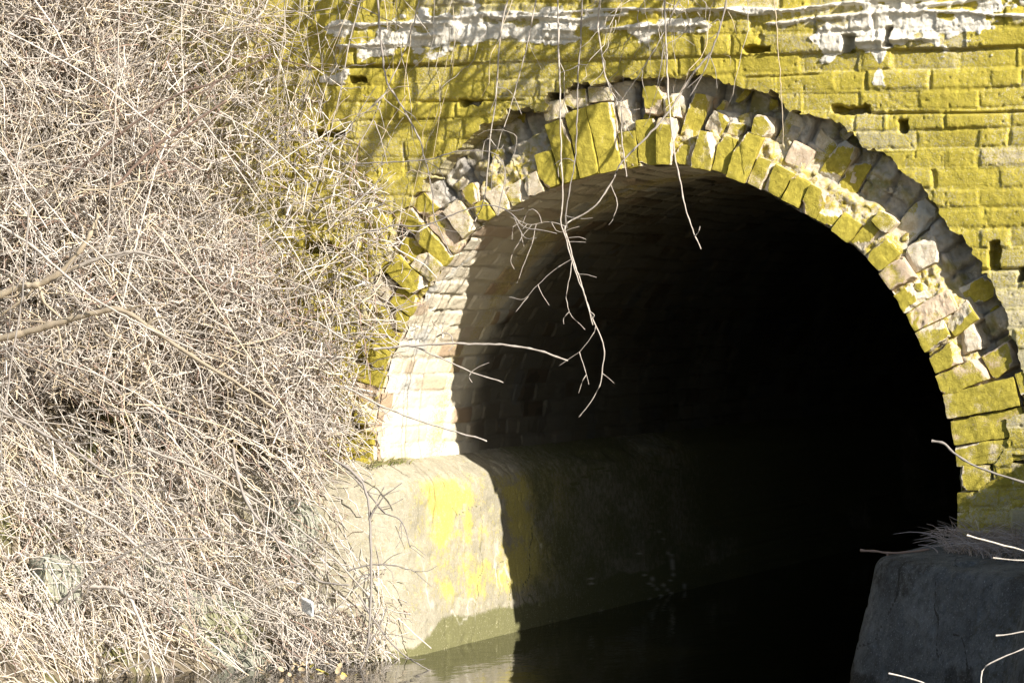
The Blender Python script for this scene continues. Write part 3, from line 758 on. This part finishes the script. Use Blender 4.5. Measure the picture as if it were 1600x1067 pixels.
# thicker canes lying through the thicket
canes = [
 ([(-20, 534), (35, 520), (90, 505), (150, 488), (190, 484), (232, 510), (290, 550), (360, 592), (430, 640)], -1.0, .015, .005, STRAW*.8, 'thickest bent branch arching out of the left edge of the thicket'),
 ([(-20, 470), (30, 448), (62, 444), (102, 418), (138, 372), (152, 335)], -.95, .013, .007, STRAW*.8, 'branch rising from the left edge above the thickest one'),
 ([(60, 444), (112, 421), (170, 400), (212, 394), (265, 408)], -.9, .010, .004, PALE*.85, 'short branch lying level in the upper left of the thicket'),
 ([(-20, 340), (50, 385), (100, 428), (150, 468), (230, 512), (330, 560)], -1.05, .006, .003, PALE, 'straight pale cane falling to the right from the left edge'),
 ([(84, 772), (169, 818), (236, 869), (304, 896), (371, 920), (440, 960)], -1.1, .006, .003, PALE, 'pale cane bowing to the right across the lower thicket'),
 ([(121, 916), (189, 922), (216, 963), (236, 1027), (248, 1090)], -1.15, .0065, .004, PALE, 'cane bending sharply down to the lower edge of the picture'),
 ([(364, 700), (381, 775), (422, 832), (472, 882), (500, 908), (545, 914)], -.8, .006, .003, GREY, 'grey cane arching over the left concrete in front of the water'),
 ([(520, 715), (565, 752), (577, 808), (580, 896), (574, 1010), (548, 1080)], -.55, .0055, .0035, GREY, 'cane hanging down the face of the left concrete to the water'),
 ([(118, 270), (189, 209), (270, 152), (337, 128), (425, 86)], -.7, .005, .003, BROWN, 'brown cane rising to the right in the upper thicket'),
 ([(182, 290), (243, 230), (294, 198), (352, 158)], -.75, .006, .0035, BROWN*1.2, 'pinkish cane in the upper thicket below the brown one'),
 ([(225, 700), (330, 742), (430, 800), (510, 860), (575, 930)], -.7, .0055, .003, PALE, 'long cane slanting down to the right above the waterline'),
 ([(0, 640), (90, 690), (180, 750), (260, 830), (320, 930)], -1.1, .0055, .003, GREY, 'grey cane slanting through the lower left of the thicket'),
 ([(60, 980), (140, 900), (230, 850), (330, 840)], -1.2, .005, .003, GREY, 'dark cane rising right from the bottom left corner'),
]
for pts, y, r0, r1, c, lab in canes:
    tw = []
    for _ in range(5):
        i = rng.integers(1, len(pts)-1); p = np.array(pts[i], float); d = rng.normal(0, 1, 2); d /= np.linalg.norm(d); L = rng.uniform(30, 80)
        tw.append([tuple(p), tuple(p+d*L*.5+rng.normal(0, 6, 2)), tuple(p+d*L)])
    vine('bramble_cane', pts, y, r0, r1, c, lab, None, tw, cat='cane')
# twigs low over the left concrete
for pts, lab in [([(540, 735), (575, 770), (600, 800), (628, 815), (640, 852)], 'thin branching twig spread over the pale left concrete'),
                 ([(560, 930), (600, 990), (640, 1030), (690, 1055)], 'twig dipping its tip into the sunlit water'),
                 ([(545, 890), (600, 880), (648, 892)], 'short level twig in front of the left concrete')]:
    tw = []
    for i in range(1, len(pts)):
        p = np.array(pts[i], float)
        for k in range(2):
            d = rng.normal(0, 1, 2); d /= np.linalg.norm(d); L = rng.uniform(20, 55); tw.append([tuple(p), tuple(p+d*L*.5+rng.normal(0, 4, 2)), tuple(p+d*L)])
    vine('bare_twig', pts, -.45, .0032, .0018, GREY, lab, None, tw, cat='twig')

# the uncountable tangle
def thicket():
    rg = np.random.default_rng(21); K = 44000; n = 7
    z = rg.uniform(-.05, 2.95, K)
    # right-hand limit of the mass at each height
    lim = np.interp(z, [0, .3, .6, .9, 1.2, 1.6, 1.9, 2.2, 2.5, 2.9], [-.60, -.62, -.66, -.75, -.80, -.97, -1.18, -1.42, -1.60, -1.74])
    u = rg.random(K)
    d = np.where(u < .12, -rg.random(K)**1.6*np.where(z > 1.3, .75, .25)+.08, rg.random(K)**1.05*2.2)
    x = lim-d
    yb = -.03-rg.random(K)**.9*(.30+(.55+.75*ss(1.0, .2, z))*np.clip(d+.1, 0, 1.1))
    h = bankL(x, yb); z = np.maximum(z, h+.01)
    typ = rg.random(K)
    th = rg.uniform(0, 2*math.pi, K); el = rg.normal(0, .55, K)
    el = np.where(typ < .35, rg.normal(1.1, .4, K)*np.sign(rg.random(K)-.4), el)
    low = (z < 1.1) & (typ > .75); th = np.where(low, rg.normal(.0, .5, K), th); el = np.where(low, rg.normal(-.5, .35, K), el)
    dirv = np.stack([np.cos(th)*np.cos(el), np.sin(th)*np.cos(el)*.55, np.sin(el)], 1)
    L = np.where(typ < .55, rg.uniform(.05, .19, K), rg.uniform(.12, .42, K))*np.where(u < .1, .8, 1)
    bend = rg.normal(0, .28, (K, 3)); bend[:, 2] -= .22*(typ > .5)
    t = np.linspace(0, 1, n)[None, :, None]
    c = np.stack([x, yb, z], 1)
    p = c[:, None, :]+dirv[:, None, :]*(L[:, None, None]*(t-.5))+bend[:, None, :]*L[:, None, None]*(t*t-.25)
    p += rg.normal(0, .030, p.shape)*L[:, None, None]
    # the mass is clumped: hollows where few stems run
    cl = fbm(x*3.2, z*3.2, 300, 4, .6)
    ok = rg.random(K) < np.clip(ss(.40, .54, cl)+.08+.5*ss(1.5, 2.1, z), 0, 1)*(1-.6*np.exp(-((x+1.2)/.38)**2-((z-.22)/.24)**2))*(1-.45*np.exp(-((x+1.45)/.3)**2-((z-.95)/.16)**2))
    p = p[ok]; typ = typ[ok]; K = len(p)
    # litter of twigs lying on the bank itself
    K4 = 5000; x4 = rg.uniform(-3.2, -.95, K4); y4 = -rg.uniform(.5, 2.3, K4); h4 = bankL(x4, y4); L4 = rg.uniform(.06, .32, K4); a4 = rg.uniform(0, 6.28, K4)
    m4 = h4 > .03; tq = np.linspace(-.5, .5, n)[None]
    qx = x4[:, None]+np.cos(a4)[:, None]*L4[:, None]*tq; qy = y4[:, None]+np.sin(a4)[:, None]*L4[:, None]*tq
    qz = bankL(qx.ravel(), qy.ravel()).reshape(qx.shape)+rg.uniform(.005, .14, (K4, 1))+rg.normal(0, .25, (K4, 1))*L4[:, None]*tq
    q4 = np.stack([qx, qy, qz], -1)[m4]+rg.normal(0, .004, (int(m4.sum()), n, 3))
    p = np.concatenate([p, q4]); typ = np.concatenate([typ, np.full(len(q4), .6)])
    # long canes arching to the lower right
    K3 = 330; x3 = rg.uniform(-2.9, -1.15, K3); z3 = rg.uniform(.25, 2.9, K3); y3 = -rg.uniform(.15, 1.05, K3)-.5*ss(1, .3, z3)*rg.random(K3); L3 = rg.uniform(.45, 1.25, K3)
    a3 = np.where(z3 < 1.4, rg.normal(-.3, .7, K3), rg.normal(.8, 1.3, K3)); tt = np.linspace(0, 1, n)[None]
    q3 = np.stack([x3[:, None]+np.cos(a3)[:, None]*L3[:, None]*tt, y3[:, None]+rg.normal(0, .15, (K3, 1))*tt, z3[:, None]+np.sin(a3)[:, None]*L3[:, None]*tt-rg.uniform(.05, .45, (K3, 1))*L3[:, None]*tt**2], -1)
    q3[..., 0] = np.minimum(q3[..., 0], -.62+.12*rg.random((K3, 1)))
    q3 += rg.normal(0, .006, q3.shape)
    p = np.concatenate([p, q3]); typ = np.concatenate([typ, rg.uniform(.7, 1, K3)]); K = len(p)
    p[..., 1] = np.minimum(p[..., 1], -.012)
    rb = np.where(typ < .35, rg.uniform(.0010, .0021, K), np.where(typ < .88, rg.uniform(.0013, .0030, K), rg.uniform(.0022, .0043, K)))
    r = rb[:, None]*np.linspace(1.1, .6, n)[None]
    co, fs = tubes(p, r, 3)
    q = rg.random((K, 1)); base = np.where(q < .55, PALE, np.where(q < .72, STRAW, np.where(q < .93, GREY*1.05, BROWN)))*rg.uniform(.8, 1.15, (K, 1))
    ca = np.repeat(base, n*3, axis=0)
    o = mesh_obj('bramble_thicket', co, fs, M_STEM, None, {'ca': ca})
    tag(o, 'dense tangle of dry bramble stems and dead grass covering the left side', 'brambles', kind='stuff')
thicket()

# thin stems trailing over the wall between thicket and crown
def trailing():
    rg = np.random.default_rng(5); n = 12; P = []; Rr = []
    K = 120
    x = rg.uniform(-1.35, 1.0, K); x = np.where(rg.random(K) < .35, rg.normal(.75, .12, K), x)
    z0 = rg.uniform(2.5, 3.3, K); y0 = -rg.uniform(.03, .40, K)
    L = rg.uniform(.2, 1.0, K)*np.where(x > .3, .55, 1)
    dx = rg.normal(-.28, .22, K)
    t = np.linspace(0, 1, n)[None, :]
    px = x[:, None]+dx[:, None]*L[:, None]*(t**1.2)+rg.normal(0, .02, (K, n)).cumsum(1)*.6
    pz = z0[:, None]-L[:, None]*t+rg.normal(0, .006, (K, n)).cumsum(1)
    py = np.minimum(y0[:, None]+rg.normal(0, .12, (K, 1))*t, -.02)
    p = np.stack([px, py, pz], -1); r = rg.uniform(.0008, .0019, (K, 1))*np.linspace(1.2, .6, n)[None]
    # cross twigs low at the left fringe
    K2 = 330; x2 = rg.uniform(-1.0, -.25, K2); z2 = rg.uniform(.9, 2.7, K2); a = rg.normal(.2, .8, K2); L2 = rg.uniform(.08, .40, K2)*np.where(x2 > -.6, .7, 1)
    keep = rg.random(K2) < np.interp(x2, [-1, -.7, -.45, -.25], [1, .9, .5, .08])
    x2 = np.where(z2 < 1.6, np.minimum(x2, -.52), x2)
    px = x2[:, None]+np.cos(a)[:, None]*L2[:, None]*(t-.5); pz = z2[:, None]+np.sin(a)[:, None]*L2[:, None]*(t-.5)-rg.normal(.06, .06, (K2, 1))*(t-.5)**2*4*L2[:, None]+rg.normal(0, .004, (K2, n)).cumsum(1)
    py = -rg.uniform(.05, .38, (K2, 1))+0*t
    p2 = np.stack([px, py, pz], -1)[keep]; r2 = (rg.uniform(.0009, .0024, (K2, 1))*np.linspace(1.1, .6, n)[None])[keep]
    p = np.concatenate([p, p2]); r = np.concatenate([r, r2])
    co, fs = tubes(p, r, 4)
    q = rg.random((len(p), 1)); base = .8*np.where(q < .4, PALE, np.where(q < .8, GREY, STRAW*.9))*rg.uniform(.85, 1.15, (len(p), 1))
    o = mesh_obj('trailing_stems', co, fs, M_STEM, None, {'ca': np.repeat(base, n*4, axis=0)})
    tag(o, 'fine dry stems trailing over the mossy wall above and left of the arch', 'stems', kind='stuff')
trailing()

# overhanging shrub rooted on the wall top: its stems throw the slanting shadows on the wall
def overhang():
    rg = np.random.default_rng(9); n = 16; K = 34
    x = np.where(rg.random(K) < .6, rg.uniform(.6, 1.9, K), rg.uniform(-.6, .8, K)); out = np.where(rg.random(K) < .5, rg.uniform(.18, .45, K), rg.uniform(.4, .9, K))
    t = np.linspace(0, 1, n)[None]
    px = x[:, None]-rg.normal(.12, .2, (K, 1))*t+rg.normal(0, .01, (K, n)).cumsum(1)
    py = .1-(out[:, None]+.1)*np.sin(t*1.5)
    pz = 3.35+.2*np.sin(t*2.6)-rg.uniform(.35, .85, (K, 1))*t**2.0
    p = np.stack([px, py, pz], -1); r = rg.uniform(.004, .019, (K, 1))*np.linspace(1., .45, n)[None]
    # the heavier boughs of the shrub, surveyed from the shadows they throw on the wall
    for pts, t_, rb in [([(800, -30), (760, 60), (695, 180), (640, 300)], 1.40, .016), ([(885, -30), (800, 70), (725, 150), (655, 265)], 1.45, .012), ([(975, -40), (880, 60), (790, 140), (715, 190)], 1.3, .015),
                        ([(1075, -30), (960, 60), (860, 150), (770, 260)], 1.5, .014), ([(1120, 0), (1010, 70), (920, 160), (890, 230), (915, 160)][:4], 1.45, .017), ([(560, -30), (510, 60), (520, 150), (500, 260)], 1.5, .013),
                        ([(650, 60), (600, 190), (560, 270), (520, 330)], 1.6, .016), ([(640, 180), (575, 250), (560, 320), (600, 380)], 1.7, .012), ([(480, -20), (440, 70), (400, 150), (380, 260)], 1.45, .011),
                        ([(940, -20), (930, 60), (880, 130), (800, 230)], 1.35, .009), ([(1030, -20), (980, 30), (900, 60), (820, 90)], 1.3, .010), ([(700, -30), (660, 40), (610, 90), (560, 110)], 1.3, .009)]:
        land = np.array([W(*q) for q in pts])
        q = spline(land+np.array([1., -.51, .57])*t_, n)+rg.normal(0, .008, (n, 3)).cumsum(0)*.5
        p = np.concatenate([p, q[None]]); r = np.concatenate([r, (rb*np.linspace(1.1, .5, n))[None]])
        for _ in range(4):
            i = rg.integers(3, n-2); d = rg.normal(0, 1, 3)*[.8, .5, .6]-[.5, 0, .4]; d /= np.linalg.norm(d)
            q2 = q[i]+np.linspace(0, rg.uniform(.12, .4), n)[:, None]*d+rg.normal(0, .006, (n, 3)).cumsum(0)*.5
            p = np.concatenate([p, q2[None]]); r = np.concatenate([r, (rb*.45*np.linspace(1.1, .4, n))[None]])
    K = len(p)
    co, fs = tubes(p, r, 6)
    o = mesh_obj('overhanging_shrub', co, fs[:1], M_STEM, None, {'ca': np.repeat(np.tile(GREY, (K, 1)), n*6, axis=0)})
    tag(o, 'bare shrub leaning out from the top of the wall above the arch', 'shrub')
overhang()

# ------------------------------------------------------------------ right bank: grass, twigs
def blades(name, label, root_fn, K, seed, lmin, lmax, cols, kind='stuff'):
    rg = np.random.default_rng(seed); n = 6
    x, y, z, dx, dy = root_fn(rg, K)
    L = rg.uniform(lmin, lmax, K); t = np.linspace(0, 1, n)[None]
    lean = rg.uniform(.4, 1.1, K)[:, None]
    px = x[:, None]+dx[:, None]*L[:, None]*lean*t**1.5; py = y[:, None]+dy[:, None]*L[:, None]*lean*t**1.5; pz = z[:, None]+L[:, None]*(t*.8-lean*.55*t**2.2)
    p = np.stack([px, py, pz], -1); r = rg.uniform(.0011, .0026, (K, 1))*np.linspace(1.1, .35, n)[None]
    co, fs = tubes(p, r, 3)
    c = np.array(cols)[rg.integers(0, len(cols), K)]*rg.uniform(.8, 1.2, (K, 1))
    o = mesh_obj(name, co, fs, M_STEM, None, {'ca': np.repeat(c, n*3, axis=0)})
    return tag(o, label, 'grass', kind=kind)
def root_right(rg, K):
    x = rg.uniform(1.84, 2.7, K); f = rg.random(K); y = -.03-f*(.36+1.0*np.clip(x-1.80, 0, .8)); x = x+rg.normal(0, .01, K)
    z = np.maximum(h_right(x, y), .56)-.012; a = rg.normal(-2.0, 1.5, K)
    return x, y, z, np.cos(a), np.sin(a)
blades('dry_grass', 'dry grey grass on top of the shaded right concrete at the foot of the wall', root_right, 1700, 31, .04, .24, [(.42, .36, .33), (.55, .47, .42), (.30, .25, .20)])
def root_bankr(rg, K):
    x = rg.uniform(2.5, 4.2, K); y = rg.uniform(-2.6, -.02, K); z = h_right(x, y)-.01; a = rg.uniform(0, 6.28, K)
    return x, y, z, np.cos(a), np.sin(a)
blades('tall_grass', 'tall dry grass on the bank right of the concrete block', root_bankr, 5000, 32, .06, .2, [(.4, .34, .22), (.3, .26, .16)])
def root_ledge(rg, K):
    y = rg.uniform(-.05, .30, K); x = -.60+rg.normal(0, .02, K); z = np.full(K, .80); a = rg.uniform(-1, 1.5, K)
    return x, y, z, np.cos(a), np.sin(a)
blades('ledge_grass', 'small green grass tuft on the sunlit concrete ledge beside the brick jamb', root_ledge, 160, 33, .02, .07, [(.20, .24, .05), (.38, .32, .16)])

vine('floating_stick', [(1344, 859), (1375, 861), (1410, 863), (1450, 858)], -.36, .0045, .004, BROWN*1.3, 'thin brown stick lying over the edge of the grassy right concrete', None, [[(1387, 862), (1388, 870), (1394, 880)]], cat='stick')
fore = [([(1512, 836), (1550, 847), (1612, 864)], .0042, 'upper pale twig entering from the right edge above the grass'),
        ([(1553, 872), (1612, 876)], .0032, 'short level pale twig below the upper one at the right edge'),
        ([(1557, 993), (1580, 991), (1612, 985)], .0034, 'short level twig in front of the dark concrete at the right edge'),
        ([(1532, 1080), (1535, 1045), (1568, 1026), (1612, 1006)], .0034, 'sharply kinked pale twig at the lower right corner'),
        ([(1389, 1051), (1420, 1058), (1448, 1068), (1460, 1085)], .0036, 'pale twig tip rising from the bottom edge below the dark concrete'),
        ([(1456, 687), (1475, 693), (1495, 712), (1540, 735), (1615, 758)], .0055, 'out-of-focus grey twig with a swollen tip crossing the tunnel jamb from the right')]
for pts, r, lab in fore:
    q = px_path(pts, -3.3)
    o = stem_mesh('foreground_twig', q, r*.62, r*.5, PALE if r < .005 else GREY*.6, None, .0012)
    tag(o, lab, 'twig')

# ------------------------------------------------------------------ stones, leaves, litter
def stone(x, y, z, sx, sy, sz, mat, label, seed, group=None):
    rg = np.random.default_rng(seed)
    p, f, _ = rough_block(sx, sy, sz, max(sx, sy, sz)/9, min(sx, sy, sz)*.75, 6, .05, rg, seed*1.3)
    o = mesh_obj('bank_stone', p, f, mat); o.location = (x, y, z); o.rotation_euler = (rg.normal(0, .2), rg.normal(0, .2), rg.uniform(0, 6))
    return tag(o, label, 'stone', group)
st = [((255, 640), -.55, .11, .08, .09, M_BLUE, 'pale blue-grey stone showing through the twigs in the middle of the thicket'),
      ((300, 965), -.95, .20, .13, .16, M_STONE, 'large greenish boulder at the bottom of the thicket'),
      ((225, 880), -.95, .14, .1, .11, M_STONE, 'grey-green boulder up and left of the large one'),
      ((365, 1020), -.85, .13, .10, .10, M_STONE, 'rounded greenish stone between the large boulder and the leaf litter'),
      ((440, 800), -.45, .13, .08, .12, M_STONE, 'upright stone beside the left end of the concrete'),
      ((300, 780), -.7, .15, .1, .11, M_STONE, 'flat grey stone half buried under the arching canes'),
      ((60, 900), -1.1, .17, .1, .13, M_STONE, 'grey-green boulder at the left edge of the picture')]
for i, (p, y, sx, sy, sz, m, lab) in enumerate(st):
    ys_ = np.linspace(-1.6, -.05, 200); hit = np.array([W(p[0], p[1], q) for q in ys_]); hh = bankL(hit[:, 0], hit[:, 1])
    j = np.argmax(hit[:, 2] < hh+.02) if (hit[:, 2] < hh+.02).any() else 60
    if not (hit[:, 2] < hh+.02).any(): j = 170
    c = hit[j] if i else W(p[0], p[1], -.12); c = c-np.array([0, -.06, .07]); stone(c[0], c[1], c[2], sx, sy, sz, m, lab, 50+i)

def leaf_mesh(name, mat, s):
    u = np.linspace(-1, 1, 9); v = np.linspace(-1, 1, 5); A, B = np.meshgrid(u, v, indexing='ij'); a = A.ravel(); b = B.ravel()
    wd = .55*np.sqrt(np.clip(1-a**2, 0, 1))*(1-.25*a)
    co = np.stack([a, b*wd, .22*a*a+.25*(b*wd)**2*2+.05*np.sin(a*5)], 1)*s
    return mesh_obj(name, co, grid_faces(9, 5), mat)
def place_leaf(o, x, y, z, rg):
    o.location = (x, y, z); o.rotation_euler = (rg.normal(0, .5), rg.normal(-.3, .5), rg.uniform(0, 6.28)); o.scale = (rg.uniform(.7, 1.3),)*3
rg = np.random.default_rng(77)
l0 = leaf_mesh('dead_leaf', M_LEAF, .015); l1 = leaf_mesh('dead_leaf', M_YLEAF, .015)
used = [False, False]
for i in range(34):
    k = 0 if rg.random() < .75 else 1
    src = (l0, l1)[k]
    o = src if not used[k] else src.copy()
    if used[k]: COL.objects.link(o)
    used[k] = True
    px = rg.uniform(400, 560); py = rg.uniform(965, 1062)
    yy = -.55-.45*(py-965)/100
    c = W(px, py, yy); h = float(bankL(np.array([c[0]]), np.array([c[1]]))[0])
    place_leaf(o, c[0], c[1], max(h, .06)+.015, rg)
    tag(o, 'dead tan leaf lying on the muddy bank below the thicket' if k == 0 else 'yellow fallen leaf lying on the muddy bank below the thicket', 'leaf', 'fallen tan leaves on the bank' if k == 0 else 'fallen yellow leaves on the bank')
pp, ff, _ = rough_block(.03, .006, .034, .006, .005, 4, .016, np.random.default_rng(3), 4)
o = mesh_obj('paper_scrap', pp, ff, M_WHITE); o.location = W(480, 948, -.55); o.rotation_euler = (.4, .3, -.3)
tag(o, 'small crumpled white scrap of litter caught in the twigs above the leaves', 'litter')
